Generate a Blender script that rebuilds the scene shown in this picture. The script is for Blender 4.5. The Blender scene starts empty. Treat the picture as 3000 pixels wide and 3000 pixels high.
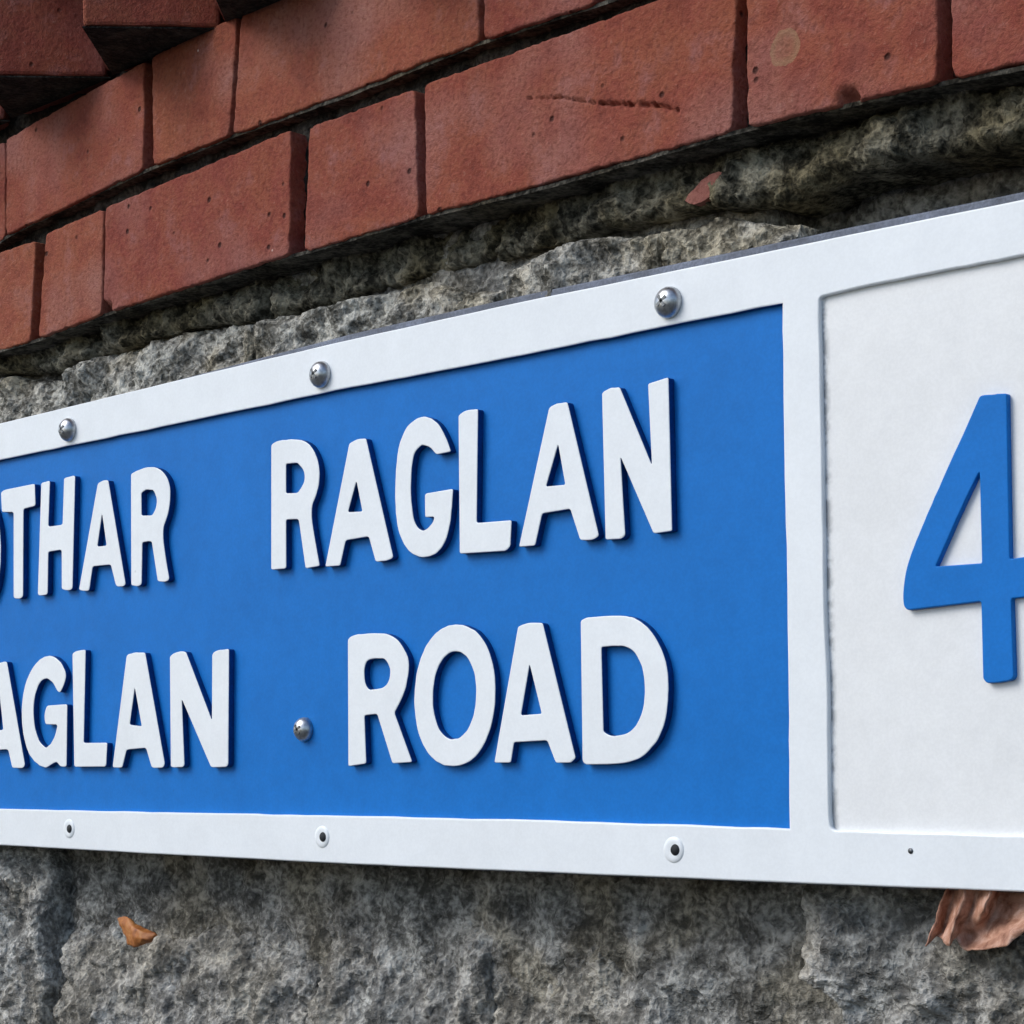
import bpy, bmesh, math, random
from mathutils import Vector, Matrix, noise
random.seed(7)
R = math.radians

# ------------------------------------------------------------------ camera, world, sun, exposure
scene = bpy.context.scene
FPX, PX, PY = 6100.0, 1450.0, 2257.0        # focal length and principal point on a 3000 px frame
CAMY, Z0, S = -0.76, 1.6, math.sqrt(0.5)    # camera 0.76 m off the wall, eye height 1.6 m, 45 degrees to it
cd = bpy.data.cameras.new('camera'); cam = bpy.data.objects.new('camera', cd)
scene.collection.objects.link(cam); scene.camera = cam
cam.location = (0, CAMY, Z0); cam.rotation_euler = (R(90), 0, R(45))
cd.sensor_width = 36; cd.lens = FPX / 3000 * 36
cd.shift_x = 0.5 - PX / 3000; cd.shift_y = PY / 3000 - 0.5
cd.clip_start = 0.01; cd.clip_end = 2000

SUN = Vector((0.50, 0.66, -0.70)).normalized()          # direction the light travels
w = bpy.data.worlds.new('World'); scene.world = w; w.use_nodes = True
nt = w.node_tree; bg = nt.nodes['Background']
sky = nt.nodes.new('ShaderNodeTexSky'); sky.sky_type = 'NISHITA'; sky.sun_disc = False
sky.sun_elevation = math.asin(-SUN.z); sky.sun_rotation = math.atan2(-SUN.x, -SUN.y)
sky.air_density = 1.0; sky.dust_density = 1.3; sky.ozone_density = 1.0
nt.links.new(sky.outputs[0], bg.inputs[0]); bg.inputs[1].default_value = 0.12
sl = bpy.data.lights.new('sun', 'SUN'); so = bpy.data.objects.new('sun', sl); scene.collection.objects.link(so)
sl.energy = 1.5; sl.angle = R(34); sl.color = (1.0, 0.985, 0.96)
so.location = (-2, -3, 5); so.rotation_euler = SUN.to_track_quat('-Z', 'Y').to_euler()
vs = scene.view_settings; vs.view_transform = 'Standard'; vs.look = 'None'; vs.gamma = 1; vs.exposure = 0.57
vs.use_curve_mapping = False
cy_ = scene.cycles; cy_.max_bounces = 5; cy_.adaptive_threshold = 0.03; cy_.diffuse_bounces = 3; cy_.glossy_bounces = 2; cy_.transmission_bounces = 1

# ------------------------------------------------------------------ geometry helpers
COL = scene.collection

def at(px, py, y=0.0):
    """(x, z) on the plane parallel to the wall at depth y, seen at a photograph pixel"""
    r = (px - PX) / FPX
    t = (y - CAMY) / (S * (1 + r))
    return (t * S * (r - 1), Z0 + (PY - py) / FPX * t)

def py_of(px, z, y=0.0):
    r = (px - PX) / FPX; t = (y - CAMY) / (S * (1 + r))
    return PY - FPX * (z - Z0) / t

def interp(tab, x):
    if x <= tab[0][0]: (x0, y0), (x1, y1) = tab[0], tab[1]
    elif x >= tab[-1][0]: (x0, y0), (x1, y1) = tab[-2], tab[-1]
    else:
        for i in range(len(tab) - 1):
            if tab[i][0] <= x <= tab[i + 1][0]: (x0, y0), (x1, y1) = tab[i], tab[i + 1]; break
    return y0 + (y1 - y0) * (x - x0) / (x1 - x0)

def tag(o, label=None, cat=None, group=None, kind=None):
    if label: o['label'] = label
    if cat: o['category'] = cat
    if group: o['group'] = group
    if kind: o['kind'] = kind
    return o

def empty(name, loc):
    o = bpy.data.objects.new(name, None); COL.objects.link(o); o.location = loc
    o.empty_display_size = 0.05
    return o

def link(name, me, m, parent=None, smooth=True):
    o = bpy.data.objects.new(name, me); COL.objects.link(o)
    if m: me.materials.clear(); me.materials.append(m)
    if parent:
        o.parent = parent
        o.matrix_parent_inverse = (Matrix.Translation(parent.location) if parent.type == 'EMPTY' else Matrix.Identity(4)).inverted()
    if smooth:
        for p in me.polygons: p.use_smooth = True
    return o

def mesh(name, vs_, fs, m, parent=None, smooth=True):
    me = bpy.data.meshes.new(name); me.from_pydata(vs_, [], fs); me.update()
    return link(name, me, m, parent, smooth)

def round_poly(pts, cut, it=2):
    for _ in range(it):
        out = []; n = len(pts)
        for i in range(n):
            a, b, c = Vector(pts[i - 1]), Vector(pts[i]), Vector(pts[(i + 1) % n])
            la, lc = (a - b).length, (c - b).length
            if la < 1e-9 or lc < 1e-9: continue
            fa, fc = min(0.25, cut / la), min(0.25, cut / lc)
            if (b - a).angle(c - b) < R(46) and max(la, lc) < 4.5 * min(la, lc): fa = fc = 0.25
            out.append(tuple(b + (a - b) * fa)); out.append(tuple(b + (c - b) * fc))
        pts = out; cut *= 0.5
    return pts

def plate(name, loops, yfront, thick, bevel, m, parent, side=None, where=None):
    """flat outline with holes, given real thickness and a rounded edge; loops are (x, z)"""
    cu = bpy.data.curves.new(name, 'CURVE'); cu.dimensions = '2D'; cu.fill_mode = 'BOTH'
    for lp in loops:
        sp = cu.splines.new('POLY'); sp.points.add(len(lp) - 1); sp.use_cyclic_u = True
        for p, q in zip(sp.points, lp): p.co = (q[0], q[1], 0, 1)
    cu.bevel_depth = bevel; cu.bevel_resolution = 2; cu.offset = -bevel
    cu.extrude = max(thick / 2 - bevel, 1e-5)
    o = bpy.data.objects.new('tmp', cu); COL.objects.link(o)
    dg = bpy.context.evaluated_depsgraph_get()
    me = bpy.data.meshes.new_from_object(o.evaluated_get(dg)); me.name = name
    bpy.data.objects.remove(o); bpy.data.curves.remove(cu)
    me.transform(Matrix(((1, 0, 0, 0), (0, 0, -1, yfront + thick / 2), (0, 1, 0, 0), (0, 0, 0, 1))))
    ob = link(name, me, m, parent, True)
    if side:
        me.materials.append(side)
        for p in me.polygons:
            if abs(p.normal.y) < 0.45 and (where is None or where(p.center, p.normal)): p.material_index = 1
    try: me.set_sharp_from_angle(angle=R(50))
    except Exception: pass
    return ob

# ------------------------------------------------------------------ materials
def mat(name):
    m = bpy.data.materials.new(name); m.use_nodes = True
    return m, m.node_tree, m.node_tree.nodes['Principled BSDF']
def N(t, typ, **kw):
    n = t.nodes.new(typ)
    for k, v in kw.items():
        if k in n.inputs: n.inputs[k].default_value = v
        else: setattr(n, k, v)
    return n
def nz(t, co, scale, detail=4, rough=0.55, dist=0.0):
    n = N(t, 'ShaderNodeTexNoise', Scale=scale, Detail=detail, Roughness=rough, Distortion=dist)
    t.links.new(co, n.inputs['Vector']); return n.outputs['Fac']
def ramp(t, fac, stops):
    n = t.nodes.new('ShaderNodeValToRGB'); e = n.color_ramp.elements
    while len(e) < len(stops): e.new(0.5)
    for el, (p, c) in zip(e, stops):
        el.position = p; el.color = (*c, 1) if len(c) == 3 else c
    t.links.new(fac, n.inputs[0]); return n.outputs[0]
def g(v): return (v, v, v)
def mix(t, fac, a, b, mode='MIX'):
    n = t.nodes.new('ShaderNodeMix'); n.data_type = 'RGBA'; n.blend_type = mode
    for s, v in ((0, fac), (6, a), (7, b)):
        if isinstance(v, (int, float)): n.inputs[s].default_value = v
        elif isinstance(v, tuple): n.inputs[s].default_value = (*v, 1)
        else: t.links.new(v, n.inputs[s])
    return n.outputs[2]
def math_(t, op, a, b=0.0, c=0.0):
    n = t.nodes.new('ShaderNodeMath'); n.operation = op
    for i, v in enumerate((a, b, c)):
        if isinstance(v, (int, float)): n.inputs[i].default_value = v
        else: t.links.new(v, n.inputs[i])
    return n.outputs[0]
def bump(t, bs, h, dist, strength=1.0, prev=None):
    n = N(t, 'ShaderNodeBump', Strength=strength, Distance=dist)
    t.links.new(h, n.inputs['Height'])
    if prev: t.links.new(prev, n.inputs['Normal'])
    t.links.new(n.outputs[0], bs.inputs['Normal']); return n.outputs[0]
def coords(t): return t.nodes.new('ShaderNodeTexCoord').outputs['Object']
def near(t, co, x, z, rx, rz, wob=0.0):
    """elliptical distance from a wall point (for stains with a shape of their own)"""
    s = N(t, 'ShaderNodeSeparateXYZ'); t.links.new(co, s.inputs[0])
    dx = math_(t, 'DIVIDE', math_(t, 'SUBTRACT', s.outputs[0], x), rx)
    dz = math_(t, 'DIVIDE', math_(t, 'SUBTRACT', s.outputs[2], z), rz)
    d = math_(t, 'SQRT', math_(t, 'ADD', math_(t, 'MULTIPLY', dx, dx), math_(t, 'MULTIPLY', dz, dz)))
    if wob: d = math_(t, 'ADD', d, math_(t, 'MULTIPLY', math_(t, 'SUBTRACT', nz(t, co, 160, 3), 0.5), wob))
    return d

def make_brick(name, ring=False):
    m, t, b = mat(name); co = coords(t)
    rnd = t.nodes.new('ShaderNodeObjectInfo').outputs['Random']
    c = ramp(t, nz(t, co, 42, 4, 0.65), [(0.30, (0.155, 0.042, 0.030)), (0.44, (0.208, 0.060, 0.043)), (0.54, (0.222, 0.072, 0.047)), (0.66, (0.232, 0.090, 0.074)), (0.78, (0.275, 0.130, 0.120))])
    big = nz(t, co, 13, 2)
    c = mix(t, ramp(t, big, [(0.48, g(0)), (0.66, g(0.65))]), c, (0.245, 0.118, 0.103))       # pinkish bloom
    c = mix(t, ramp(t, big, [(0.30, g(0.4)), (0.42, g(0))]), c, (0.225, 0.078, 0.040))         # orange body
    gr = nz(t, co, 380, 3, 0.7)
    c = mix(t, ramp(t, gr, [(0.36, g(0.5)), (0.50, g(0))]), c, (0.110, 0.032, 0.024))          # sandy grain
    c = mix(t, ramp(t, gr, [(0.60, g(0.0)), (0.78, g(0.5))]), c, (0.33, 0.185, 0.145))
    v = N(t, 'ShaderNodeTexVoronoi', Scale=85.0); t.links.new(co, v.inputs['Vector'])
    sep = N(t, 'ShaderNodeSeparateColor'); t.links.new(v.outputs['Color'], sep.inputs[0])
    pit = math_(t, 'MULTIPLY', ramp(t, v.outputs['Distance'], [(0.08, g(1)), (0.17, g(0))]), math_(t, 'GREATER_THAN', sep.outputs[0], 0.74))
    c = mix(t, math_(t, 'MULTIPLY', pit, 0.85), c, (0.028, 0.010, 0.008))
    fl = math_(t, 'MULTIPLY', ramp(t, v.outputs['Distance'], [(0.04, g(1)), (0.08, g(0))]), math_(t, 'LESS_THAN', sep.outputs[0], 0.03))
    c = mix(t, fl, c, (0.50, 0.38, 0.33))                                                       # lime flecks
    hv = N(t, 'ShaderNodeHueSaturation'); t.links.new(c, hv.inputs['Color'])
    t.links.new(math_(t, 'MULTIPLY_ADD', rnd, 0.14, 1.06), hv.inputs['Value']); hv.inputs['Saturation'].default_value = 1.06
    t.links.new(math_(t, 'MULTIPLY_ADD', rnd, 0.008, 0.497), hv.inputs['Hue'])
    c = hv.outputs[0]
    if ring:                                                                                  # ring of pale lichen
        x, z = at(2303, 140); d = near(t, co, x, z, 0.0082, 0.0088, 0.5)
        c = mix(t, ramp(t, d, [(0.50, g(0.25)), (0.85, g(0.62)), (1.05, g(0.55)), (1.3, g(0))]), c, (0.28, 0.17, 0.095))
    t.links.new(c, b.inputs['Base Color']); b.inputs['Roughness'].default_value = 0.88
    b.inputs['Specular IOR Level'].default_value = 0.2
    h = math_(t, 'SUBTRACT', gr, math_(t, 'MULTIPLY', pit, 1.2))
    bump(t, b, h, 0.0014, 0.9)
    return m

def make_stone(name, lo, hi, moss=0.3, grain=1.0):
    m, t, b = mat(name); co = coords(t)
    rnd = t.nodes.new('ShaderNodeObjectInfo').outputs['Random']
    f1 = nz(t, co, 300 * grain, 2, 0.6, 0.15); f2 = nz(t, co, 62, 3, 0.62); f3 = nz(t, co, 17, 2)
    f = math_(t, 'ADD', math_(t, 'MULTIPLY', f1, 0.45), math_(t, 'MULTIPLY', f2, 0.55))
    md = tuple(0.42 * (a + b_) for a, b_ in zip(lo, hi))
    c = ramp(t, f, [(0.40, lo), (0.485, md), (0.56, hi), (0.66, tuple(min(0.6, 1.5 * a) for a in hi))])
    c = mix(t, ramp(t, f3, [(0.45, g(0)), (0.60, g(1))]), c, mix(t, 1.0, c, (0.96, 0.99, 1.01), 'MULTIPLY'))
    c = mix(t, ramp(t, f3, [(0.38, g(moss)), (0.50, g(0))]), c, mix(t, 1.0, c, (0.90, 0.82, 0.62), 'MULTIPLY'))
    c = mix(t, math_(t, 'MULTIPLY_ADD', rnd, 0.5, 0.0), c, mix(t, 1.0, c, g(0.82), 'MULTIPLY'))
    f4 = nz(t, co, 28, 3, 0.6)
    c = mix(t, ramp(t, f4, [(0.50, g(0)), (0.66, g(0.55))]), c, mix(t, 1.0, c, g(1.5), 'MULTIPLY'))      # pale smears of lime
    c = mix(t, ramp(t, f4, [(0.34, g(0.6)), (0.46, g(0))]), c, mix(t, 1.0, c, g(0.55), 'MULTIPLY'))
    t.links.new(c, b.inputs['Base Color']); b.inputs['Roughness'].default_value = 0.94
    b.inputs['Specular IOR Level'].default_value = 0.15
    bump(t, b, f, 0.0056, 1.0)
    return m

def make_paint(name, col, var=0.05, rough=0.38, speck=0.5, bsc=90, bd=0.00005, spec=0.3, grime=None):
    m, t, b = mat(name); co = coords(t)
    n2 = nz(t, co, bsc, 3, 0.6); n3 = nz(t, co, 620, 2, 0.6)
    c = mix(t, ramp(t, nz(t, co, 22, 3), [(0.35, g(0)), (0.7, g(1))]), col, tuple(x * (1 - var) for x in col))
    c = mix(t, ramp(t, n2, [(0.35, g(0.0)), (0.75, g(1))]), c, mix(t, 1.0, c, g(1 - var), 'MULTIPLY'))
    v = N(t, 'ShaderNodeTexVoronoi', Scale=60.0); t.links.new(co, v.inputs['Vector'])
    sep = N(t, 'ShaderNodeSeparateColor'); t.links.new(v.outputs['Color'], sep.inputs[0])
    c = mix(t, ramp(t, n3, [(0.42, g(0.8)), (0.60, g(0))]), c, mix(t, 1.0, c, g(1 - 0.9 * var), 'MULTIPLY'))
    if grime: c = grime(t, co, c, n2)
    sp = math_(t, 'MULTIPLY', ramp(t, v.outputs['Distance'], [(0.03, g(1)), (0.07, g(0))]), math_(t, 'MULTIPLY', math_(t, 'GREATER_THAN', sep.outputs[0], 0.93), speck))
    c = mix(t, sp, c, tuple(x * 0.45 for x in col))
    t.links.new(c, b.inputs['Base Color']); b.inputs['Roughness'].default_value = rough
    b.inputs['Specular IOR Level'].default_value = spec
    bump(t, b, n2, bd, 0.8)
    return m

def groove_grime(t, co, c, n2):
    """broken line of dirt caught in the groove beside the divider"""
    s_ = N(t, 'ShaderNodeSeparateXYZ'); t.links.new(co, s_.inputs[0])
    x0 = at(2401, 0, -0.006)[0]; k = (at(2429, 0, -0.006)[0] - x0) / (at(2429, 2415, -0.006)[1] - at(2401, 1000, -0.006)[1])
    zr = at(2401, 1000, -0.006)[1]
    line = math_(t, 'ADD', x0 + 0.0001, math_(t, 'MULTIPLY', math_(t, 'SUBTRACT', s_.outputs[2], zr), k))
    d = math_(t, 'ABSOLUTE', math_(t, 'SUBTRACT', s_.outputs[0], line))
    return mix(t, math_(t, 'MULTIPLY', ramp(t, d, [(0.0006, g(1)), (0.0018, g(0))]), ramp(t, n2, [(0.44, g(0)), (0.62, g(0.8))])), c, (0.20, 0.21, 0.22))
def make_metal(name, col, rough):
    m, t, b = mat(name); co = coords(t)
    c = mix(t, ramp(t, nz(t, co, 500, 4), [(0.4, g(0)), (0.7, g(0.7))]), col, tuple(x * 0.45 for x in col))
    t.links.new(c, b.inputs['Base Color']); b.inputs['Metallic'].default_value = 1; b.inputs['Roughness'].default_value = rough
    return m

def make_leaf(name, a, b_, c_):
    m, t, b = mat(name); co = coords(t)
    c = ramp(t, nz(t, co, 120, 5, 0.65, 0.4), [(0.33, a), (0.52, b_), (0.70, c_)])
    t.links.new(c, b.inputs['Base Color']); b.inputs['Roughness'].default_value = 0.6
    b.inputs['Subsurface Weight'].default_value = 0.0
    bump(t, b, nz(t, co, 350, 3), 0.0008, 0.7)
    return m

BRICK = make_brick('brick_clay'); BRICK_R = make_brick('brick_clay_lichen', True)
MORTAR_SHADE = make_stone('dark_lime_mortar_and_shade', (0.010, 0.009, 0.008), (0.045, 0.039, 0.033), 0.4)  # joint mortar; also the painted shade under the dogtooth corners
SHADE_BED = make_stone('undercourse_shade', (0.010, 0.009, 0.007), (0.095, 0.086, 0.070), 0.6)  # dark colour that puts shade under the brick courses
STONE = make_stone('grey_rubble_stone', (0.098, 0.095, 0.089), (0.335, 0.326, 0.304))
STONE_D = make_stone('mossy_stone_with_shade', (0.018, 0.017, 0.012), (0.170, 0.158, 0.120), 0.8)  # mossy olive, also darkened to carry the shadow under the bricks
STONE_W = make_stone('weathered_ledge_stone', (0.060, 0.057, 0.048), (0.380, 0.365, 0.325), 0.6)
MORTAR_S = make_stone('rough_grey_mortar', (0.060, 0.058, 0.053), (0.270, 0.262, 0.242), 0.5)
WHITE = make_paint('white_gloss_paint', (0.785, 0.825, 0.855), 0.04, 0.3)
CREAM = make_paint('white_panel_paint', (0.795, 0.810, 0.815), 0.05, 0.5, 0.6, 130, 0.00012, 0.3, groove_grime)
BLUE = make_paint('blue_enamel', (0.008, 0.170, 0.560), 0.08, 0.5, 0.25, 110, 0.00015, 0.12)
BLUE4 = make_paint('blue_numeral_paint', (0.008, 0.172, 0.570), 0.08, 0.5, 0.2, 110, 0.00015, 0.12)
BLUE_SHADE = make_paint('blue_edge_shade', (0.005, 0.075, 0.290), 0.25, 0.55, 0.2, 110, 0.00015, 0.1)  # blue of the raised sides, darkened with their shade
BACKING = make_paint('slate_blue_edge_paint', (0.19, 0.22, 0.29), 0.4, 0.6)
STEEL = make_metal('zinc_steel', (0.52, 0.54, 0.56), 0.36)
SOCKET = make_paint('dark_socket', (0.020, 0.024, 0.030), 0.3, 0.7)  # near-black disc, set right of the screw centre
DARKSTEEL = make_metal('dull_steel', (0.16, 0.17, 0.18), 0.5)
LEAF = make_leaf('dry_brown_leaf', (0.16, 0.060, 0.030), (0.40, 0.205, 0.135), (0.62, 0.41, 0.32))
LEAF_O = make_leaf('orange_leaf', (0.20, 0.055, 0.010), (0.38, 0.13, 0.025), (0.46, 0.21, 0.07))

# ------------------------------------------------------------------ ground
def slab(name, x0, x1, y0, y1, z, m, kind='structure', z0=None):
    v = [(x0, y0, z), (x1, y0, z), (x1, y1, z), (x0, y1, z)]; f = [(0, 1, 2, 3)]
    if z0 is not None:
        v += [(a, b, z0) for a, b, _ in v]; f += [(0, 4, 5, 1), (1, 5, 6, 2), (2, 6, 7, 3), (3, 7, 4, 0)]
    return tag(mesh(name, v, f, m, None, False), kind=kind)
PAVE = make_stone('pavement_concrete', (0.09, 0.09, 0.085), (0.16, 0.16, 0.15), 0.2)
ROAD = make_stone('road_asphalt', (0.035, 0.035, 0.036), (0.065, 0.065, 0.065), 0.1)
tag(slab('road', -400, 400, -400, 400, -0.12, ROAD), 'dark asphalt road beyond the pavement edge')
tag(slab('pavement', -40, 40, -2.6, 0.2, 0.0, PAVE, z0=-0.14), 'pale concrete pavement below the wall')

# ------------------------------------------------------------------ brick courses
wall = tag(empty('brick_wall', (-0.8, 0.1, Z0 + 0.28)), 'red brick courses with a dogtooth band above the street sign', 'brick wall', kind='thing')

def brick_piece(TL, TR, BR, BL, y=0.0, res=0.0022, notch=(), crack=None, seed=0, depth=0.10, rough=1.0, name='brick', r=0.0011, m=None):
    """front face as a fine grid with worn, uneven arrises and chipped corners, sides running back into the wall"""
    TL, TR, BR, BL = (Vector(p) for p in (TL, TR, BR, BL))
    W = ((TR - TL).length + (BR - BL).length) / 2; H = ((TL - BL).length + (TR - BR).length) / 2
    nu, nv = max(3, int(W / res)), max(3, int(H / res))
    def param(n, L):      # denser rows near the arris
        return [0.0, 0.0004 / L, 0.0010 / L, 0.0022 / L] + [(0.0040 + (L - 0.0080) * i / n) / L for i in range(n + 1)] + [1 - 0.0022 / L, 1 - 0.0010 / L, 1 - 0.0004 / L, 1.0]
    us, vs2 = param(nu, W), param(nv, H)
    V = []; F = []
    for v in vs2:
        for u in us:
            p = (TL * (1 - u) + TR * u) * (1 - v) + (BL * (1 - u) + BR * u) * v
            dl, dr, dt, db = u * W, (1 - u) * W, v * H, (1 - v) * H
            d = min(dl, dr, dt, db)
            x, z = p
            q = Vector((x * 1.0, seed * 3.7, z))
            k = max(0.0, 1 - d / 0.012)
            e = noise.fractal(q * 90, 0.8, 2.0, 4) * 0.0011 * rough + noise.noise(q * 26) * 0.0008 * rough
            # corner wear
            cu_, cv_ = min(dl, dr), min(dt, db)
            cw = max(0.0, 1 - math.hypot(cu_, cv_) / 0.005) * 0.0010
            inx = (1 if dl < dr else -1); inz = (-1 if dt < db else 1)
            if cu_ < 0.012: x += inx * (abs(e) + cw) * (1 - cu_ / 0.012)
            if cv_ < 0.012: z += inz * (abs(e) + cw) * (1 - cv_ / 0.012)
            yy = y + noise.fractal(q * 40, 0.9, 2.0, 4) * 0.0006 * rough + noise.noise(q * 7) * 0.0009 * rough
            if d < r: yy += r - math.sqrt(max(0.0, r * r - (r - d) ** 2))
            for (nx, nz_, nr, nd) in notch:
                dd = math.hypot(x - nx, z - nz_) + noise.noise(q * 200) * 0.0015
                if dd < nr: yy += nd * (1 - dd / nr) ** 0.7
            if crack:
                for i in range(len(crack) - 1):
                    a, b = Vector(crack[i][:2]), Vector(crack[i + 1][:2]); ab = b - a
                    tt = max(0, min(1, (Vector((x, z)) - a).dot(ab) / ab.dot(ab)))
                    dd = (Vector((x, z)) - a - ab * tt).length + noise.noise(q * 300) * 0.0006
                    wd = crack[i][2] * max(0.0, 0.75 + 1.3 * noise.noise(Vector((x * 330, 5, z * 120))))
                    if dd < wd: yy += 0.0034 * (1 - dd / wd)
            V.append((x, yy, z))
    nw, nh = len(us), len(vs2)
    for j in range(nh - 1):
        for i in range(nw - 1):
            a = j * nw + i; F.append((a, a + nw, a + nw + 1, a + 1))
    rim = list(range(nw)) + [j * nw + nw - 1 for j in range(1, nh)] + [(nh - 1) * nw + i for i in range(nw - 2, -1, -1)] + [j * nw for j in range(nh - 2, 0, -1)]
    base = len(V)
    for i in rim: V.append((V[i][0], y + depth, V[i][2]))
    n = len(rim)
    for i in range(n): F.append((rim[i], rim[(i + 1) % n], base + (i + 1) % n, base + i))
    return mesh(name, V, F, m or BRICK, wall)

C1B = [(0, 1026), (116, 993), (298, 922), (845, 748), (903, 736), (1226, 637), (1600, 545), (2145, 386), (2195, 374), (2758, 241), (3000, 195)]
C1T = [(0, 735), (103, 699), (171, 664), (321, 602), (373, 577), (849, 378), (916, 368), (1000, 338), (1238, 248), (1518, 152), (2000, 13)]
C2B = [(0, 704), (31, 682), (419, 499), (450, 487), (709, 385), (1000, 282), (1388, 128), (1408, 122), (1750, 10)]
C2T = [(0, 414), (75, 372), (312, 230), (640, 70), (690, 47)]
ZT1, ZB2, ZT2 = Z0 + 0.3705, Z0 + 0.3770, Z0 + 0.4440
for px in (2160, 2190, 2760, 2790, 3300): C1T.append((px, py_of(px, ZT1)))
C1B += [(3300, py_of(3300, Z0 + 0.290))]
for px in (2000, 2600, 3300): C2B.append((px, py_of(px, ZB2)))
for px in (1000, 1400, 1414, 2000, 2600, 3300): C2T.append((px, py_of(px, ZT2)))

def course(top, bot, joints, extra):
    for i, (xa, xb, kw) in enumerate(joints):
        (xat, xab), (xbt, xbb) = (xa if isinstance(xa, tuple) else (xa, xa)), (xb if isinstance(xb, tuple) else (xb, xb))
        brick_piece(at(xat, interp(top, xat)), at(xbt, interp(top, xbt)), at(xbb, interp(bot, xbb)), at(xab, interp(bot, xab)), seed=i + extra, **kw)
ck = [at(*p) for p in ((1545, 288), (1640, 285), (1720, 298), (1760, 303), (1840, 305), (1920, 308), (1985, 322))]
ckw = [0.0006, 0.0009, 0.0016, 0.0017, 0.0018, 0.0013, 0.0008]
crack = [(p[0], p[1], wd) for p, wd in zip(ck, ckw)]
n1 = at(312, 912); n2 = at(2490, 295)
course(C1T, C1B, [
    ((-420), (101, 86), {'y': 0.001}), ((134, 112), (305, 299), {}), ((311, 303), (857, 851), {'y': -0.0006, 'notch': [(n1[0], n1[1], 0.007, 0.010)]}),
    ((903, 887), (1216, 1223), {'y': 0.0006}), ((1240, 1245), (2163, 2143), {'crack': crack, 'res': 0.0011}),
    ((2188, 2190), (2748, 2752), {'y': -0.0008, 'm': BRICK_R, 'notch': [(n2[0], n2[1], 0.006, 0.010)]}), ((2778, 2786), 3300, {})], 10)
course(C2T, C2B, [
    ((-150), 13, {'y': 0.0008}), (17, (424, 421), {}), ((445, 448), (700, 676), {'y': -0.0007}), ((704, 680), (1398, 1402), {'y': 0.0004}),
    ((1412, 1418), 1745, {'y': -0.0008}), (1775, 2600, {}), (2640, 3300, {})], 30)

# the same bond carried on past the picture on both sides
def plain_brick(x0, x1, z0, z1, y=0.0, depth=0.1, rot=None):
    me = bpy.data.meshes.new('brick'); bm = bmesh.new()
    bmesh.ops.create_cube(bm, size=1)
    for v in bm.verts: v.co = Vector(((x0 + x1) / 2 + v.co.x * (x1 - x0), y + depth / 2 + v.co.y * depth, (z0 + z1) / 2 + v.co.z * (z1 - z0)))
    if rot:
        bmesh.ops.rotate(bm, cent=rot, matrix=Matrix.Rotation(R(45), 3, 'Z'), verts=bm.verts)
    bmesh.ops.bevel(bm, geom=bm.edges[:], offset=0.0022, segments=2, affect='EDGES', profile=0.5)
    bm.to_mesh(me); bm.free()
    return link('brick', me, BRICK, wall, False)
def flemish(z0, z1, a, b, step, start, ymid=0.0):
    x = a; k = start
    while (x - b) * step < 0:
        L = 0.214 if k % 2 else 0.102
        x2 = x + step * L
        plain_brick(min(x, x2), max(x, x2), z0, z1, ymid + random.uniform(-0.001, 0.001)); x = x2 + step * 0.006; k += 1
xl1, xl2 = at(-420, 0)[0], at(-150, 0)[0]; xr = at(3300, 0)[0]
flemish(Z0 + 0.2870, Z0 + 0.3600, xl1 - 0.006, -3.2, -1, 0); flemish(Z0 + 0.2890, Z0 + 0.3690, xr + 0.006, 1.2, 1, 1)
flemish(Z0 + 0.3660, Z0 + 0.4340, xl2 - 0.006, -3.2, -1, 0); flemish(Z0 + 0.3765, Z0 + 0.4440, xr + 0.006, 1.2, 1, 0)

# dogtooth course: bricks set diagonally, their corners standing out past the wall face
pitch = 0.1185; side = pitch * S
x = at(312, 230)[0] + pitch / 2 - 18 * pitch; zb = Z0 + 0.4405
tip_z = lambda xx: Z0 + 0.4415 + 0.004 * max(-1, min(1, (xx + 1.05) / 0.35))
k = 0
while x < 1.2:
    near_view = -1.40 < x < -0.75
    zb = tip_z(x) + 0.0015
    cx, cy = x, 0.0            # square prism turned 45 degrees about its centre line at the wall face
    me = bpy.data.meshes.new('brick'); bm = bmesh.new(); bmesh.ops.create_cube(bm, size=1)
    hs = side - 0.002
    for v in bm.verts: v.co = Vector((v.co.x * hs, v.co.y * hs, v.co.z * 0.072))
    bmesh.ops.bevel(bm, geom=bm.edges[:], offset=0.0022, segments=2, affect='EDGES', profile=0.5)
    if near_view:
        bmesh.ops.subdivide_edges(bm, edges=[e for e in bm.edges if e.calc_length() > 0.02], cuts=10, use_grid_fill=True)
    for v in bm.verts:
        if near_view:
            d = noise.noise_vector(v.co * 60 + Vector((k * 5.1, 0, 0))) * 0.0009; v.co += d
        c, s = S, S
        v.co = Vector((cx + v.co.x * c - v.co.y * s, cy + v.co.x * s + v.co.y * c, zb + 0.036 + v.co.z))
    bm.to_mesh(me); bm.free(); link('brick', me, BRICK, wall, False)
    V = []; nb = 10          # near-black plate painting in the shade under the projecting corner
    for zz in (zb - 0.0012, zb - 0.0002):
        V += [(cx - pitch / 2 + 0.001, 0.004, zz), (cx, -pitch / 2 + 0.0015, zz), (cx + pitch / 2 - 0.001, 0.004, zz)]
    mesh('mortar_or_shade', V, [(2, 1, 0), (0, 1, 4, 3), (1, 2, 5, 4), (2, 0, 3, 5)], MORTAR_SHADE, wall, False)
    x += pitch; k += 1
# oversailing course and coping above it
flemish(Z0 + 0.5220, Z0 + 0.5900, -3.2, 1.2, 1, 0, -0.066)
for i in range(6):
    x0 = -3.2 + i * 0.74
    o = plain_brick(x0, x0 + 0.735, Z0 + 0.597, Z0 + 0.665, -0.10, 0.50); o.name = 'coping_slab'
    o.data.materials.clear(); o.data.materials.append(STONE); o.data.name = 'coping_slab'

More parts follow.
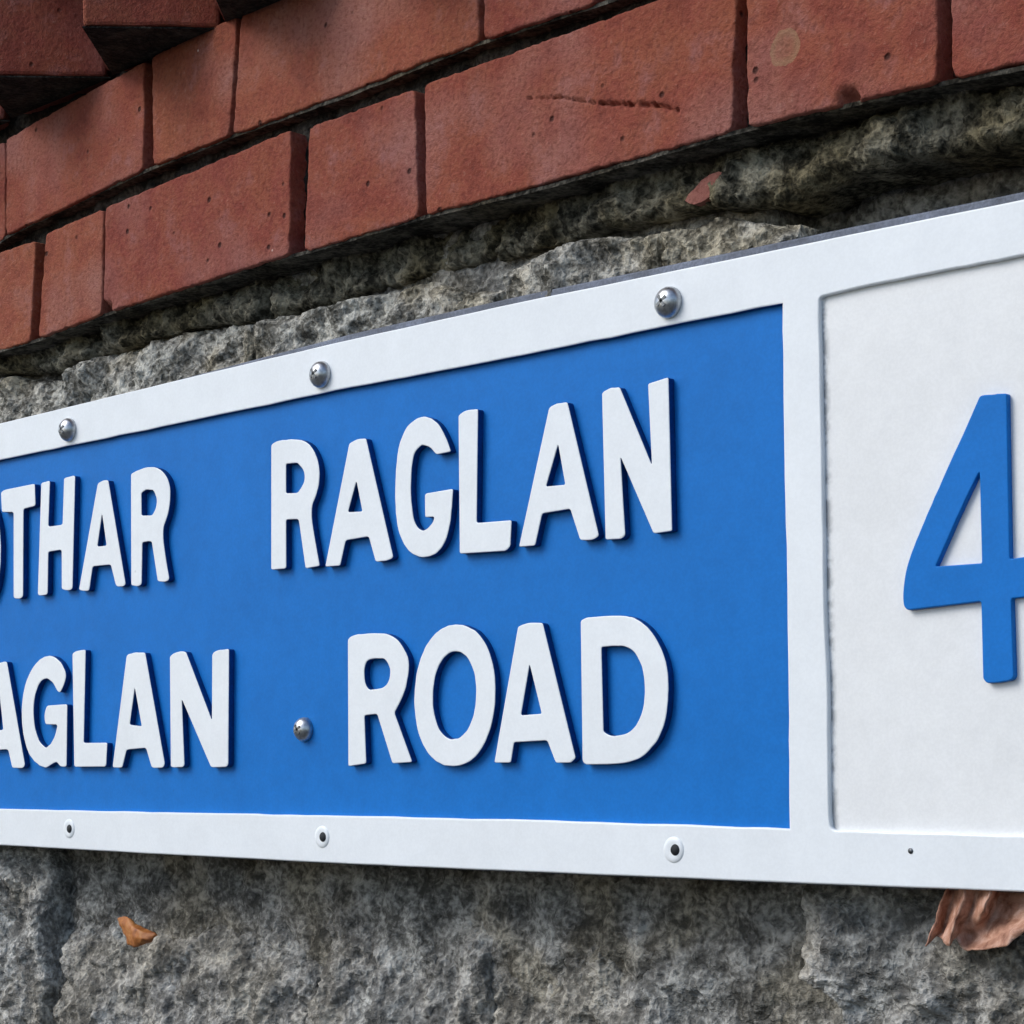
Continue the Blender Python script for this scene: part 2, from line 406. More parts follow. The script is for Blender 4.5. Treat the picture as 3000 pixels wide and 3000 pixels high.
def sheet(name, x0, x1, z0, z1, res, yf, m, parent):
    nx, nz_ = int((x1 - x0) / res) + 1, int((z1 - z0) / res) + 1
    V = []
    for j in range(nz_ + 1):
        for i in range(nx + 1):
            X, Z = x0 + (x1 - x0) * i / nx, z0 + (z1 - z0) * j / nz_
            V.append((X, yf(X, Z), Z))
    F = [(j * (nx + 1) + i, j * (nx + 1) + i + 1, (j + 1) * (nx + 1) + i + 1, (j + 1) * (nx + 1) + i) for j in range(nz_) for i in range(nx)]
    return mesh(name, V, F, m, parent)
fb = lambda a, b, s, o=4: noise.fractal(Vector((a, 0.37, b)) * s, 0.8, 2.0, o)
sheet('mortar_or_shade', -1.45, -0.40, Z0 + 0.298, Z0 + 0.456, 0.003, lambda X, Z: 0.0110 + 0.0030 * fb(X, Z, 110), MORTAR_SHADE, wall)
for nm, a, b in (('mortar_or_shade', -3.2, -1.45), ('mortar_or_shade', -0.40, 1.2)):
    sheet(nm, a, b, Z0 + 0.298, Z0 + 0.456, 0.05, lambda X, Z: 0.010, MORTAR_SHADE, wall)
def block(name, x0, x1, y0, y1, z0, z1, m, parent):
    v = [(a, b, c) for c in (z0, z1) for b in (y0, y1) for a in (x0, x1)]
    return mesh(name, v, [(0, 1, 5, 4), (1, 3, 7, 5), (3, 2, 6, 7), (2, 0, 4, 6), (4, 5, 7, 6), (2, 3, 1, 0)], m, parent, False)
block('core', -3.2, 1.2, 0.055, 0.38, Z0 + 0.2815, Z0 + 0.595, MORTAR_SHADE, wall)
# dark strips painting in the shade along the underside of each course
def shade_strip(tab, px0, px1, zoff, yb):
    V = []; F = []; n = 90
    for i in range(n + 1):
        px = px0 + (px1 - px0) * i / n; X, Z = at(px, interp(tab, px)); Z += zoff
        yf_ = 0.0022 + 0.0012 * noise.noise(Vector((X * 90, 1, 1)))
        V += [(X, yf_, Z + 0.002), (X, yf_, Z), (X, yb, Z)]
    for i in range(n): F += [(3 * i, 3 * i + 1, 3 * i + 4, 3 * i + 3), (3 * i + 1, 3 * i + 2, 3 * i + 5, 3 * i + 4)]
    mesh('mortar_or_shade', V, F, SHADE_BED, wall, False)
shade_strip(C1B, -400, 3290, -0.0008, 0.058); shade_strip(C2B, -140, 3290, -0.0008, 0.02)
# ------------------------------------------------------------------ rubble stone wall
rub = tag(empty('stone_wall', (-0.8, 0.2, 0)), 'rough grey rubble stone wall behind and below the street sign', 'stone wall', kind='thing')

def resample(pts, n):
    L = [0]
    for a, b in zip(pts, pts[1:]): L.append(L[-1] + math.hypot(b[0] - a[0], b[1] - a[1]))
    out = []
    for i in range(n + 1):
        s = L[-1] * i / n; k = 0
        while k < len(pts) - 2 and L[k + 1] < s: k += 1
        f = (s - L[k]) / max(1e-9, L[k + 1] - L[k])
        out.append((pts[k][0] + (pts[k + 1][0] - pts[k][0]) * f, pts[k][1] + (pts[k + 1][1] - pts[k][1]) * f))
    return out

def stone(top, right, bottom, left, y0, res, seed, m=None, edge=0.014, drop=0.022, bulge=0.004, amp=1.0, tilt=0.0):
    """one stone: top and bottom run left to right, left and right run top to bottom, all in wall metres"""
    w_ = max(sum(math.hypot(b[0] - a[0], b[1] - a[1]) for a, b in zip(e, e[1:])) for e in (top, bottom))
    h_ = max(sum(math.hypot(b[0] - a[0], b[1] - a[1]) for a, b in zip(e, e[1:])) for e in (left, right))
    nu, nv = max(6, int(w_ / res)), max(6, int(h_ / res))
    T, B, L, Rr = resample(top, nu), resample(bottom, nu), resample(left, nv), resample(right, nv)
    V = []
    zc = (top[0][1] + bottom[0][1]) / 2
    for j in range(nv + 1):
        v = j / nv
        for i in range(nu + 1):
            u = i / nu
            X = (1 - v) * T[i][0] + v * B[i][0] + (1 - u) * L[j][0] + u * Rr[j][0] - ((1 - u) * (1 - v) * T[0][0] + u * (1 - v) * T[-1][0] + (1 - u) * v * B[0][0] + u * v * B[-1][0])
            Z = (1 - v) * T[i][1] + v * B[i][1] + (1 - u) * L[j][1] + u * Rr[j][1] - ((1 - u) * (1 - v) * T[0][1] + u * (1 - v) * T[-1][1] + (1 - u) * v * B[0][1] + u * v * B[-1][1])
            q = Vector((X, seed * 1.31, Z))
            d = min(u * w_, (1 - u) * w_, v * h_, (1 - v) * h_)
            d = max(0, d + 0.004 * noise.noise(q * 70)) if 0 < d else 0
            y = y0 + tilt * (Z - zc)
            y -= bulge * (1 - (2 * u - 1) ** 2) * (1 - (2 * v - 1) ** 2)
            if d < edge: y += drop * (1 - d / edge) ** 2
            y += amp * (0.0090 * noise.noise(q * 20) + 0.0062 * noise.noise(q * 44) + 0.0034 * noise.fractal(q * 80, 0.7, 2.1, 4))
            if res < 0.004:
                rg = 1 - abs(noise.noise(q * 150 + Vector((3, 1, 7))))
                y += amp * (0.0024 * noise.fractal(q * 210, 0.6, 2.0, 4) - 0.0012 * rg)
                X += 0.0012 * noise.noise(q * 120); Z += 0.0012 * noise.noise(q * 120 + Vector((9, 9, 9)))
            V.append((X, y, Z))
    nw = nu + 1
    F = [(j * nw + i, (j + 1) * nw + i, (j + 1) * nw + i + 1, j * nw + i + 1) for j in range(nv) for i in range(nu)]
    rim = list(range(nw)) + [j * nw + nu for j in range(1, nv + 1)] + [nv * nw + i for i in range(nu - 1, -1, -1)] + [j * nw for j in range(nv - 1, 0, -1)]
    b0 = len(V); n = len(rim)
    for i in rim: V.append((V[i][0], 0.12, V[i][2]))
    for i in range(n): F.append((rim[i], rim[(i + 1) % n], b0 + (i + 1) % n, b0 + i))
    return mesh('stone', V, F, m or STONE, rub)

YS = 0.022
def pxs(*pts): return [at(a, b, YS) for a, b in pts]
# row below the sign
low = [
    dict(top=pxs((-330, 2440), (-100, 2440), (120, 2452)), right=pxs((120, 2452), (150, 2560), (140, 2700), (190, 3150)), bottom=pxs((-360, 3120), (190, 3150)), left=pxs((-330, 2440), (-360, 3120)), y0=0.016, drop=0.004, bulge=0.003, edge=0.006, tilt=0.1),
    dict(top=pxs((135, 2440), (500, 2470), (880, 2480)), right=pxs((880, 2480), (865, 2700), (890, 2850), (850, 3200)), bottom=pxs((205, 3150), (850, 3200)), left=pxs((135, 2440), (168, 2560), (155, 2700), (205, 3150)), y0=0.034, drop=0.003, edge=0.005, bulge=0.003, tilt=0.32),
    dict(top=pxs((895, 2480), (1200, 2490), (1390, 2500)), right=pxs((1390, 2500), (1420, 2700), (1375, 2850), (1400, 3230)), bottom=pxs((870, 3200), (1400, 3230)), left=pxs((895, 2480), (885, 2700), (910, 2850), (870, 3200)), y0=0.034, drop=0.003, edge=0.005, bulge=0.003, tilt=0.36),
    dict(top=pxs((1400, 2490), (1900, 2500), (2330, 2520)), right=pxs((2330, 2520), (2310, 2700), (2322, 2860), (2450, 2960), (2560, 3260)), bottom=pxs((1412, 3240), (2560, 3260)), left=pxs((1400, 2490), (1432, 2700), (1388, 2850), (1412, 3240)), y0=0.040, drop=0.003, edge=0.005, bulge=0.003, tilt=0.28),
    dict(top=pxs((2345, 2520), (2800, 2540), (3250, 2560)), right=pxs((3250, 2560), (3280, 2900), (3220, 3270)), bottom=pxs((2575, 3260), (3220, 3270)), left=pxs((2345, 2520), (2326, 2700), (2340, 2850), (2465, 2945), (2575, 3260)), y0=0.020, drop=0.018, edge=0.006, bulge=0.003, tilt=0.18),
]
for i, d in enumerate(low): stone(res=0.0017, seed=i + 1, **d)
# ledge stones between the sign and the bricks
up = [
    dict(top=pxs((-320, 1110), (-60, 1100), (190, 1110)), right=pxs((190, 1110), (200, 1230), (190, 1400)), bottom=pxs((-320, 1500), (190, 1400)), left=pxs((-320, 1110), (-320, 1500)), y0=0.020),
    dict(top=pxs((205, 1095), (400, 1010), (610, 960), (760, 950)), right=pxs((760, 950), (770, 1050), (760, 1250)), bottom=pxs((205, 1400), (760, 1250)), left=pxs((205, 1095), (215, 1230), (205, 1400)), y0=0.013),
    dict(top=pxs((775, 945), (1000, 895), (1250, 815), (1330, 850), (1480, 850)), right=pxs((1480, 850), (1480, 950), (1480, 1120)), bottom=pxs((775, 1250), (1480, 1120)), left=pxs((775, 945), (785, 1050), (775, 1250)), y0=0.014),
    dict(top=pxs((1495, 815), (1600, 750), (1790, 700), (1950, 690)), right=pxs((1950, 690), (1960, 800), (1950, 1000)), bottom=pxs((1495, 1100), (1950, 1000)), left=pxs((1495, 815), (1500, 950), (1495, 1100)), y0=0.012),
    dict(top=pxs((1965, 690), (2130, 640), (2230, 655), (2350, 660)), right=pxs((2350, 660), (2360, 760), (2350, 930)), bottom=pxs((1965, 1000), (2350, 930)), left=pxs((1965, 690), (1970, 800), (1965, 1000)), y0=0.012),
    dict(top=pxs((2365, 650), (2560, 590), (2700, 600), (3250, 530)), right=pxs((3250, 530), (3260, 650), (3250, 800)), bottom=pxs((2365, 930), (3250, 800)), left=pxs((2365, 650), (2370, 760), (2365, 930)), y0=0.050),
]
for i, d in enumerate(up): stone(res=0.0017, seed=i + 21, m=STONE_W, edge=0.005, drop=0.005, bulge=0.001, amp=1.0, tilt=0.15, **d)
upper = [   # mossy bedding stones right under the bricks, shadow deepened in their colour
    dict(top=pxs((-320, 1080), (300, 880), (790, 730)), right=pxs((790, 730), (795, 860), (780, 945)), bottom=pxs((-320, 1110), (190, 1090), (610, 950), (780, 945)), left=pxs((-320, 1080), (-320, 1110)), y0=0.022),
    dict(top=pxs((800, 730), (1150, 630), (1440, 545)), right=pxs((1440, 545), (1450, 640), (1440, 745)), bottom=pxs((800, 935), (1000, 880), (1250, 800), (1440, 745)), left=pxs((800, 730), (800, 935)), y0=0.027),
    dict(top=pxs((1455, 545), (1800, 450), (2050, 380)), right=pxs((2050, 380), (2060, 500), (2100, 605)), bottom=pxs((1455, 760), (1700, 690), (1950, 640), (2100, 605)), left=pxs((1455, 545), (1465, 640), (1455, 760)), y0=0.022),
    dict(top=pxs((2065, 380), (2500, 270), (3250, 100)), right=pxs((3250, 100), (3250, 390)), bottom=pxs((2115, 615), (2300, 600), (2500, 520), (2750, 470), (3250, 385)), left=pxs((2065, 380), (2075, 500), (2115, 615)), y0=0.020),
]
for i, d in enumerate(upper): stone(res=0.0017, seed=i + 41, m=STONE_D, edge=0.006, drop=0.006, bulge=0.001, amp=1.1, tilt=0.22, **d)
sheet('mortar_or_shade', -1.62, -0.30, Z0 - 0.20, Z0 + 0.295, 0.004, lambda X, Z: (0.038 if Z < Z0 else 0.052 if X > -0.60 else 0.031) + 0.004 * fb(X, Z, 60) + 0.002 * fb(X + 5, Z, 210), MORTAR_S, rub)
block('core', -3.2, 1.2, 0.060, 0.40, 0.0, Z0 + 0.278, MORTAR_S, rub)
# rest of the wall, past the picture
def rows(x0, x1, z0, z1):
    z = z0
    while z < z1 - 0.03:
        h = min(random.uniform(0.13, 0.22), z1 - z)
        if z1 - z - h < 0.08: h = z1 - z
        x = x0
        while x < x1 - 0.02:
            wd = random.uniform(0.18, 0.36)
            if x1 - x - wd < 0.12: wd = x1 - x
            j = lambda: random.uniform(-0.012, 0.012)
            a, b, c, d = (x + 0.006, z + h - 0.006), (x + wd - 0.006, z + h - 0.006), (x + wd - 0.006, z + 0.006), (x + 0.006, z + 0.006)
            stone([a, ((a[0] + b[0]) / 2, a[1] + j() - 0.006), b], [b, (b[0] + j() - 0.006, (b[1] + c[1]) / 2), c], [d, ((c[0] + d[0]) / 2, c[1] + j() + 0.006), c], [a, (a[0] + j() + 0.006, (a[1] + d[1]) / 2), d], random.uniform(0.016, 0.030), 0.016, int(x * 97 + z * 31), bulge=0.008, edge=0.03)
            x += wd
        z += h
xa, xb = at(-345, 2700, YS)[0] - 0.006, at(3262, 2700, YS)[0] + 0.004
zlow = at(1500, 3250, YS)[1] - 0.01
rows(-3.2, 1.2, 0.0, zlow - 0.01)
rows(-3.2, xa, zlow, Z0 + 0.280); rows(xb, 1.2, zlow, Z0 + 0.282)
# brick chips bedded in the mortar
for (cx, cz, rx, rz, yy) in ((2068, 552, 0.0125, 0.0058, 0.0150), (795, 872, 0.017, 0.0028, 0.0255)):
    X, Z = at(cx, cz, yy); V = []; F = []
    for k in range(14):
        a = 2 * math.pi * k / 14; rr = 1 + 0.25 * noise.noise(Vector((k * 0.9, cx, 0)))
        V.append((X + 0.97 * rx * rr * math.cos(a), yy + 0.012, Z + 0.95 * rz * rr * math.sin(a) + 0.28 * rx * math.cos(a)))
        V.append((X + 0.95 * rx * rr * math.cos(a), yy + 0.002 * noise.noise(Vector((k, 2, 3))), Z + 0.92 * rz * rr * math.sin(a) + 0.28 * 0.95 * rx * math.cos(a)))
    V.append((X, yy - 0.0005, Z))
    for k in range(14):
        k2 = (k + 1) % 14; F += [(2 * k, 2 * k2, 2 * k2 + 1, 2 * k + 1), (2 * k + 1, 2 * k2 + 1, 28)]
    tag(mesh('brick_fragment', V, F, BRICK, rub, False), 'red brick chip bedded in the stonework')

# ------------------------------------------------------------------ street sign
YF, YP = -0.0060, -0.0028        # frame face and panel face
sign = tag(empty('street_sign', (-0.9, YP, Z0 - 0.05)), 'blue and white bilingual street nameplate with raised letters and number 4 panel', 'street sign')
OT = [(0, 1240), (500, 1118), (1000, 1000), (1500, 889), (2000, 787), (2500, 684), (3000, 583)]
IT = [(0, 1348), (500, 1245), (1000, 1141), (1500, 1047), (2000, 946), (2290, 889), (2400, 869), (2569, 830), (3000, 747)]
IB = [(0, 2370), (500, 2380), (1000, 2390), (1500, 2401), (2000, 2416), (2310, 2428), (2430, 2432), (3000, 2448)]
OB = [(0, 2476), (500, 2504), (1000, 2530), (1500, 2552), (2000, 2573), (2500, 2594), (3000, 2613)]
XL, XR = -1.475, -0.392
def edge(tab, x0, x1, y, jit=0.0, n=60):
    """edge of the sign from wall x0 to x1; traced inside the picture, level beyond it"""
    zl, zr = at(0, tab[0][1], y)[1], at(3000, tab[-1][1], y)[1]; out = []
    for i in range(n + 1):
        X = x0 + (x1 - x0) * i / n
        q = X / (y - CAMY); r = (1 + q) / (1 - q)            # inverse of at()
        px = PX + FPX * r
        Z = zl if px < 0 else zr if px > 3000 else at(px, interp(tab, px), y)[1]
        out.append((X, Z + jit * noise.noise(Vector((X * 140, 3.3, 0)))))
    return out
def vert(pts, y, jit=0.0, n=24):
    a = resample([at(px, py, y) for px, py in pts], n)
    return [(p[0] + jit * noise.noise(Vector((9.1, p[1] * 150, 0))), p[1]) for p in a]
J = 0.0005
outer = edge(OT, XL, XR, YF, J * 0.5) + edge(OB, XR, XL, YF, J * 0.5)
bx = lambda px, y=YF: at(px, 0, y)[0]
hole1 = edge(IT, XL + 0.021, bx(2291), YF, J) + vert(((2291, 905), (2296, 1360), (2303, 1620), (2308, 2000), (2311, 2420)), YF, J)[1:-1] + edge(IB, bx(2312), XL + 0.021, YF, J)
hole2 = edge(IT, bx(2400), XR - 0.021, YF, J * 0.6, 20) + edge(IB, XR - 0.021, bx(2434), YF, J * 0.6, 20) + vert(((2428, 2400), (2424, 2000), (2414, 1776), (2408, 1362), (2401, 1000), (2399, 890)), YF, J)
plate('frame', [round_poly(outer, 0.004, 2), hole1, round_poly(hole2, 0.003, 2)], YF, 0.009, 0.0008, WHITE, sign, BLUE_SHADE, lambda c, n: n.z < 0.3 and c.x < bx(2330) and XL + 0.01 < c.x and at(0, 2470)[1] < c.z < Z0 + 0.222)  # shade-darkened blue on the inner sides, except those facing up
def rect(x0, x1, z0, z1): return [(x0, z0), (x1, z0), (x1, z1), (x0, z1)]
ed = lambda tab, x0, x1, dz: [(a, b + dz) for a, b in edge(tab, x0, x1, YF)]
plate('blue_panel', [ed(IT, XL + 0.018, bx(2345), 0.004) + ed(IB, bx(2345), XL + 0.018, -0.004)], YP, 0.004, 0.0003, BLUE, sign)
plate('white_panel', [ed(IT, bx(2352), XR - 0.018, 0.004) + ed(IB, XR - 0.018, bx(2352), -0.004)], YP - 0.0006, 0.004, 0.0003, CREAM, sign)
plate('backing_plate', [[(a, b + 0.0060 * min(1, max(0.0, (a - XL - 0.25) / 0.35))) for a, b in edge(OT, XL + 0.002, XR - 0.002, YF)] + [(a, b - 0.001) for a, b in edge(OB, XR - 0.002, XL + 0.002, YF)]], 0.0032, 0.008, 0.001, BACKING, sign)

def letter(name, pts, holes, x0, y0, sc, m=WHITE, h=0.0042, y=YP):
    yf = y - h
    loops = []
    for lp, cut in [(pts, 3.5)] + [(q, 3.0) for q in holes]:
        px = [(x0 + a * sc, y0 + b * sc) for a, b in lp]
        px = round_poly(px, cut, 3)
        W = [at(a, b, yf) for a, b in px]
        loops.append([(a + 0.00028 * noise.noise(Vector((a * 190, b * 190, 1))), b + 0.00028 * noise.noise(Vector((a * 260, b * 260, 8)))) for a, b in W])
    return plate(name, loops, yf, h + 0.0005, 0.0005, m, sign, side=(BLUE_SHADE if m == WHITE else None))  # white letters get blue sides with shade in the colour
def oval(cx, cy, rx, ry, p=2.2, sk=0.0, n=36, rev=False):
    o = []
    for k in range(n):
        a = 2 * math.pi * k / n; c, s = math.cos(a), math.sin(a)
        yy = math.copysign(abs(s) ** (2 / p), s) * ry
        o.append((cx + math.copysign(abs(c) ** (2 / p), c) * rx - sk * yy, cy + yy))
    return o
A = (0, 1350, .41408); B = (750, 1050, .67288); C = (0, 1850, .3882); D = (950, 1750, .56936); E = (2000, 1000, .5176)
L = 'letter_'
letter(L + 'b', [(-545, 330), (-430, 300), (-370, 350), (-360, 470), (-400, 590), (-350, 680), (-345, 880), (-385, 990), (-440, 1040), (-555, 1060)],
       [[(-490, 430), (-440, 420), (-415, 470), (-425, 540), (-450, 560), (-490, 570)], [(-490, 680), (-440, 675), (-405, 730), (-405, 860), (-440, 920), (-492, 930)]], *A)
letter(L + 'o', oval(-135, 640, 140, 395), [oval(-135, 640, 72, 270)], *A)
letter('accent', [(-150, 120), (-95, 90), (-125, 200), (-170, 215)], [], *A)
letter(L + 't', [(5, 222), (30, 205), (245, 160), (250, 318), (165, 340), (162, 960), (140, 978), (95, 975), (95, 362), (12, 365)], [], *A)
letter(L + 'h', [(290, 155), (352, 140), (340, 465), (440, 452), (452, 120), (530, 103), (512, 905), (490, 918), (436, 912), (435, 630), (340, 645), (336, 942), (310, 955), (266, 950)], [], *A)
letter(L + 'a', [(690, 160), (720, 140), (765, 136), (888, 875), (865, 893), (820, 888), (782, 735), (655, 748), (630, 915), (605, 925), (556, 915)], [[(722, 375), (752, 600), (688, 606)]], *A)
letter(L + 'r', [(925, 92), (1000, 52), (1090, 40), (1150, 70), (1195, 140), (1207, 250), (1190, 380), (1140, 505), (1197, 840), (1170, 858), (1115, 855), (1072, 568), (1005, 575), (1000, 875), (975, 890), (928, 882)],
       [[(1000, 228), (1025, 205), (1080, 205), (1110, 260), (1105, 330), (1075, 385), (1000, 388)]], *A)
letter(L + 'r', [(65, 375), (95, 356), (200, 349), (250, 390), (280, 480), (270, 580), (232, 660), (277, 905), (215, 915), (185, 700), (130, 702), (131, 915), (65, 921)], [[(130, 460), (180, 455), (211, 490), (211, 540), (180, 585), (130, 587)]], *B)
letter(L + 'a', [(405, 370), (440, 350), (478, 347), (597, 865), (580, 880), (520, 886), (490, 775), (390, 792), (365, 903), (300, 907)], [[(436, 535), (462, 665), (400, 670)]], *B)
letter(L + 'g', [(848, 405), (822, 330), (782, 270), (735, 249), (680, 270), (640, 320), (615, 400), (605, 520), (605, 640), (615, 740), (640, 810), (680, 855), (730, 871), (790, 850), (830, 790), (850, 690), (857, 567), (735, 588), (735, 692), (776, 690), (765, 725), (728, 752), (700, 735), (680, 680), (672, 560), (680, 440), (695, 400), (725, 375), (760, 388), (785, 420)], [], *B)
letter(L + 'l', [(880, 248), (910, 226), (966, 218), (960, 716), (1112, 704), (1107, 820), (1090, 838), (885, 850)], [], *B)
letter(L + 'a', [(1275, 215), (1305, 196), (1355, 190), (1492, 772), (1470, 792), (1410, 792), (1367, 655), (1245, 675), (1215, 815), (1143, 822)], [[(1315, 375), (1345, 550), (1262, 557)]], *B)
letter(L + 'n', [(1505, 150), (1540, 127), (1582, 124), (1722, 462), (1705, 110), (1795, 82), (1811, 752), (1730, 762), (1588, 430), (1606, 768), (1590, 787), (1520, 790)], [], *B)
letter(L + 'r', [(-383, 290), (-318, 262), (-248, 275), (-210, 350), (-203, 450), (-228, 560), (-253, 610), (-193, 1020), (-253, 1030), (-293, 690), (-330, 690), (-328, 1040), (-388, 1045)], [[(-330, 410), (-288, 405), (-263, 450), (-273, 530), (-330, 550)]], *C)
letter(L + 'a', [(-38, 255), (0, 232), (50, 225), (187, 1010), (170, 1032), (92, 1032), (60, 890), (-70, 895), (-100, 1030), (-175, 1035)], [[(-10, 440), (22, 742), (-42, 748)]], *C)
letter(L + 'g', [(455, 462), (506, 345), (472, 250), (420, 195), (365, 179), (300, 205), (230, 290), (180, 420), (160, 580), (165, 720), (190, 860), (230, 950), (290, 1010), (345, 1031), (395, 1000), (425, 982), (455, 1022), (500, 1020), (506, 550), (350, 560), (330, 640), (342, 702), (432, 705), (420, 770), (390, 840), (345, 880), (300, 840), (265, 750), (250, 640), (255, 520), (280, 420), (310, 370), (350, 352), (400, 385), (430, 450)], [], *C)
letter(L + 'l', [(545, 162), (580, 145), (645, 136), (630, 842), (808, 838), (800, 1012), (780, 1022), (558, 1022)], [], *C)
letter(L + 'a', [(955, 178), (1010, 157), (1095, 158), (1243, 1000), (1230, 1030), (1145, 1030), (1100, 880), (955, 890), (920, 1028), (848, 1027)], [[(1015, 425), (1068, 716), (978, 702)]], *C)
letter(L + 'n', [(1280, 185), (1330, 152), (1400, 148), (1597, 668), (1600, 165), (1640, 140), (1728, 130), (1722, 1008), (1700, 1026), (1590, 1026), (1372, 512), (1391, 1015), (1360, 1028), (1288, 1027)], [], *C)
letter(L + 'r', [(120, 215), (150, 190), (310, 180), (380, 215), (430, 300), (437, 380), (410, 500), (360, 592), (452, 848), (350, 856), (270, 600), (205, 606), (215, 855), (123, 872)], [[(205, 345), (235, 315), (310, 315), (340, 360), (335, 430), (300, 470), (230, 475), (205, 440)]], *D)
letter(L + 'o', oval(671, 505, 209, 366, 2.15, 0.03), [oval(669, 504, 111, 226, 2.1, 0.03)], *D)
letter(L + 'a', [(995, 150), (1040, 131), (1122, 130), (1292, 828), (1270, 851), (1190, 851), (1145, 735), (975, 746), (960, 851), (873, 851)], [[(1055, 345), (1117, 600), (1012, 607)]], *D)
letter(L + 'd', [(1318, 118), (1350, 103), (1560, 89), (1640, 130), (1710, 210), (1765, 340), (1772, 500), (1757, 640), (1710, 750), (1600, 856), (1345, 862), (1328, 845)], [[(1425, 258), (1540, 245), (1600, 280), (1640, 370), (1650, 480), (1640, 580), (1600, 670), (1550, 705), (1480, 716), (1437, 692)]], *D)
letter('numeral_four', [(1680, 312), (1715, 300), (1832, 292), (1850, 1232), (2080, 1200), (2075, 1430), (1860, 1455), (1875, 1900), (1850, 1925), (1725, 1935), (1700, 1910), (1688, 1472), (1270, 1522), (1243, 1490), (1252, 1330), (1300, 1170), (1450, 820)], [[(1678, 738), (1690, 1255), (1430, 1275), (1620, 850)]], *E, m=BLUE4, h=0.0030, y=YP - 0.0006)

def lathe(name, X, Z, y, prof, m, parent, n=20, deep=None):
    """turned fixing: profile of (radius, height off the plate)"""
    V = []; F = []
    for r_, h in prof:
        for k in range(n):
            a = 2 * math.pi * k / n; V.append((X + r_ * math.cos(a), y - h, Z + r_ * math.sin(a)))
    for j in range(len(prof) - 1):
        for k in range(n):
            k2 = (k + 1) % n; F.append((j * n + k, j * n + k2, (j + 1) * n + k2, (j + 1) * n + k))
    F.append(tuple((len(prof) - 1) * n + k for k in range(n)))
    return mesh(name, V, F, m, parent)
def dome(r, h): return [(r * 1.0, -0.0005), (r, 0.0008)] + [(r * math.cos(a) * 1.0, 0.0008 + h * math.sin(a)) for a in (R(15), R(32), R(50), R(66), R(80))]
def screw(px, py, r, h, y, white=False):
    X, Z = at(px, py, y - (0.002 if white else 0.003))
    if white:
        ring = lathe('screw', X, Z, y, [(r, -0.0004), (r * 0.93, 0.0002), (r * 0.80, 0.0006), (r * 0.66, 0.0008), (r * 0.50, 0.0008), (r * 0.30, 0.0006)], WHITE, sign)
        lathe('screw_socket', X + r * 0.22, Z, y - 0.0006, [(r * 0.42, 0.0001), (r * 0.38, 0.0006)], SOCKET, ring)
    else:
        s = lathe('screw', X, Z, y, dome(r, h), STEEL, sign)
        for a in (R(35), R(125)):      # cross recess in the head
            c, sn = math.cos(a), math.sin(a); ln, wd = r * 0.42, r * 0.10
            q = [(-ln, -wd), (ln, -wd), (ln, wd), (-ln, wd)]
            yy = y - 0.0008 - h * 0.99
            V = [(X + u * c - v * sn, yy, Z + u * sn + v * c) for u, v in q] + [(X + u * c - v * sn, yy + 0.002, Z + u * sn + v * c) for u, v in q]
            mesh('screw_slot', V, [(0, 1, 2, 3), (0, 4, 5, 1), (1, 5, 6, 2), (2, 6, 7, 3), (3, 7, 4, 0)], DARKSTEEL, s, False)
for px, py in ((192, 1258), (931, 1096), (1950, 884), (3190, 655), (-330, 1370)): screw(px, py, 0.0076, 0.0058, YF)
for px, py in ((195, 2428), (936, 2452), (1966, 2490)): screw(px, py, 0.0066, 0.004, YF, True)
screw(882, 2137, 0.0070, 0.0055, YP)
X, Z = at(2668, 2493, YF); lathe('pin', X, Z, YF, [(0.0013, -0.0003), (0.0012, 0.0003)], DARKSTEEL, sign)

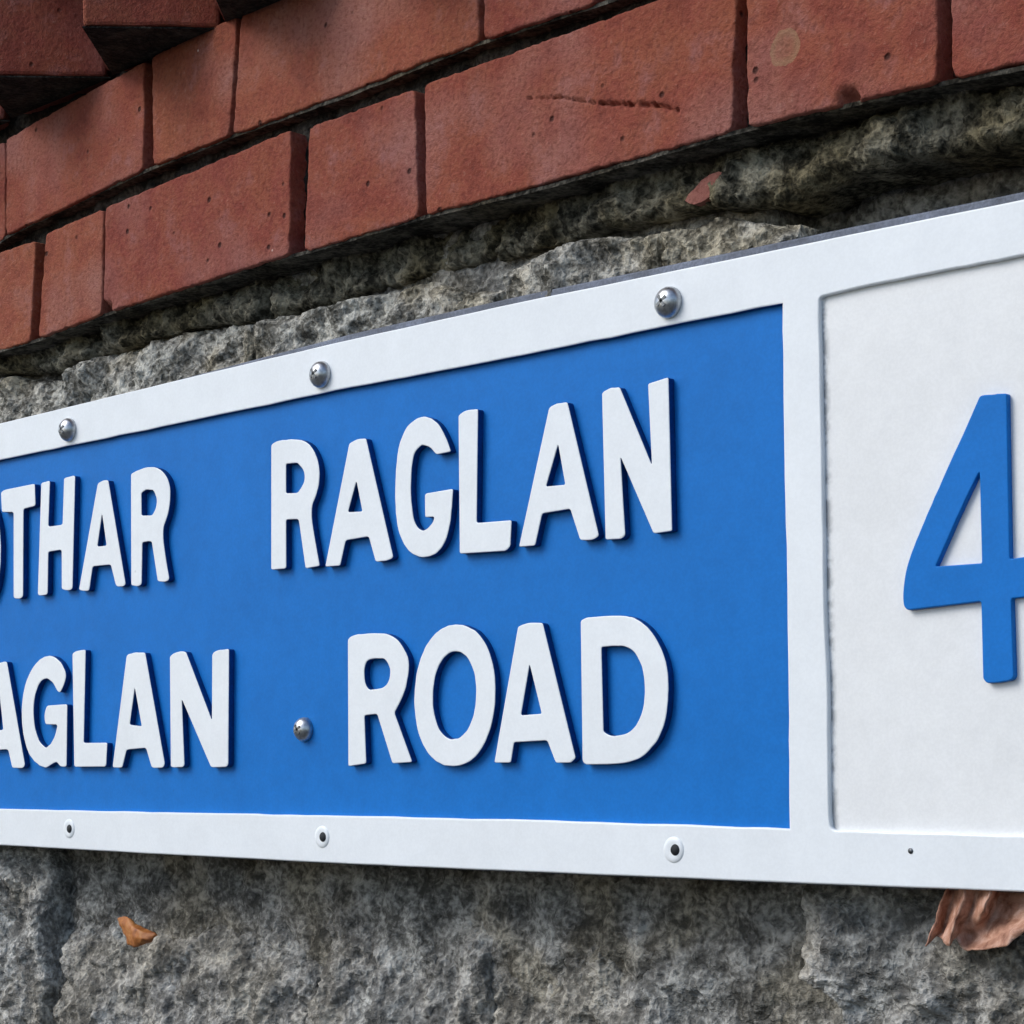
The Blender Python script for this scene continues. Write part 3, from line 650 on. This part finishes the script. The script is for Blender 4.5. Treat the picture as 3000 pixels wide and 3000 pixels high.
# ------------------------------------------------------------------ leaves
def leaf_sheet(name, rowsdef, m, label, thick=0.0006, sub=5):
    """crumpled leaf: rows of (px, py, y) points from its top edge to its bottom edge"""
    P = [[(*at(px, py, y), y) for px, py, y in r] for r in rowsdef]
    nr, nc = len(P), len(P[0]); G = []
    for j in range((nr - 1) * sub + 1):
        a = min(j // sub, nr - 2); f = j / sub - a; row = []
        for i in range((nc - 1) * sub + 1):
            b = min(i // sub, nc - 2); e = i / sub - b
            q = [(P[a][b][k] * (1 - e) + P[a][b + 1][k] * e) * (1 - f) + (P[a + 1][b][k] * (1 - e) + P[a + 1][b + 1][k] * e) * f for k in range(3)]
            w_ = Vector((q[0], q[2], q[1]))
            w_ += noise.noise_vector(w_ * 220) * 0.0010
            row.append(tuple(w_))
        G.append(row)
    H, W_ = len(G), len(G[0]); V = [p for r in G for p in r]
    F = [(j * W_ + i, (j + 1) * W_ + i, (j + 1) * W_ + i + 1, j * W_ + i + 1) for j in range(H - 1) for i in range(W_ - 1)]
    o = mesh(name, V, F, m); md = o.modifiers.new('thickness', 'SOLIDIFY'); md.thickness = thick
    return o
o = leaf_sheet('dry_leaf', [
    [(2775, 2590, .002), (2800, 2585, .008), (2830, 2585, -.001), (2870, 2590, .004), (2915, 2590, -.002), (2940, 2600, .010), (3010, 2600, .011), (3090, 2600, .004)],
    [(2752, 2665, .001), (2782, 2672, .008), (2812, 2665, -.006), (2848, 2672, .002), (2882, 2665, -.007), (2905, 2685, .008), (2985, 2690, .004), (3085, 2660, -.004)],
    [(2730, 2728, -.002), (2764, 2725, .006), (2788, 2730, -.008), (2818, 2722, .000), (2838, 2740, .005), (2888, 2742, .003), (2970, 2728, -.006), (3040, 2700, -.005)],
    [(2714, 2772, -.004), (2746, 2742, .003), (2778, 2774, -.008), (2800, 2750, -.001), (2822, 2780, -.002), (2880, 2784, -.005), (2945, 2772, -.007), (2992, 2738, -.005)]], LEAF, None)
tag(o, 'curled dry brown leaf tucked under the sign below the number 4', 'leaf')
o = leaf_sheet('leaf_scrap', [
    [(345, 2690, .013), (372, 2684, .010), (395, 2705, .011), (440, 2725, .013)],
    [(352, 2715, .011), (380, 2715, .007), (410, 2728, .007), (462, 2738, .012)],
    [(366, 2742, .010), (390, 2745, .006), (415, 2752, .006), (448, 2752, .010)],
    [(375, 2768, .012), (392, 2776, .009), (412, 2772, .009), (440, 2762, .012)]], LEAF_O, None)
tag(o, 'small orange scrap of dead leaf on the grey stone at lower left', 'leaf')
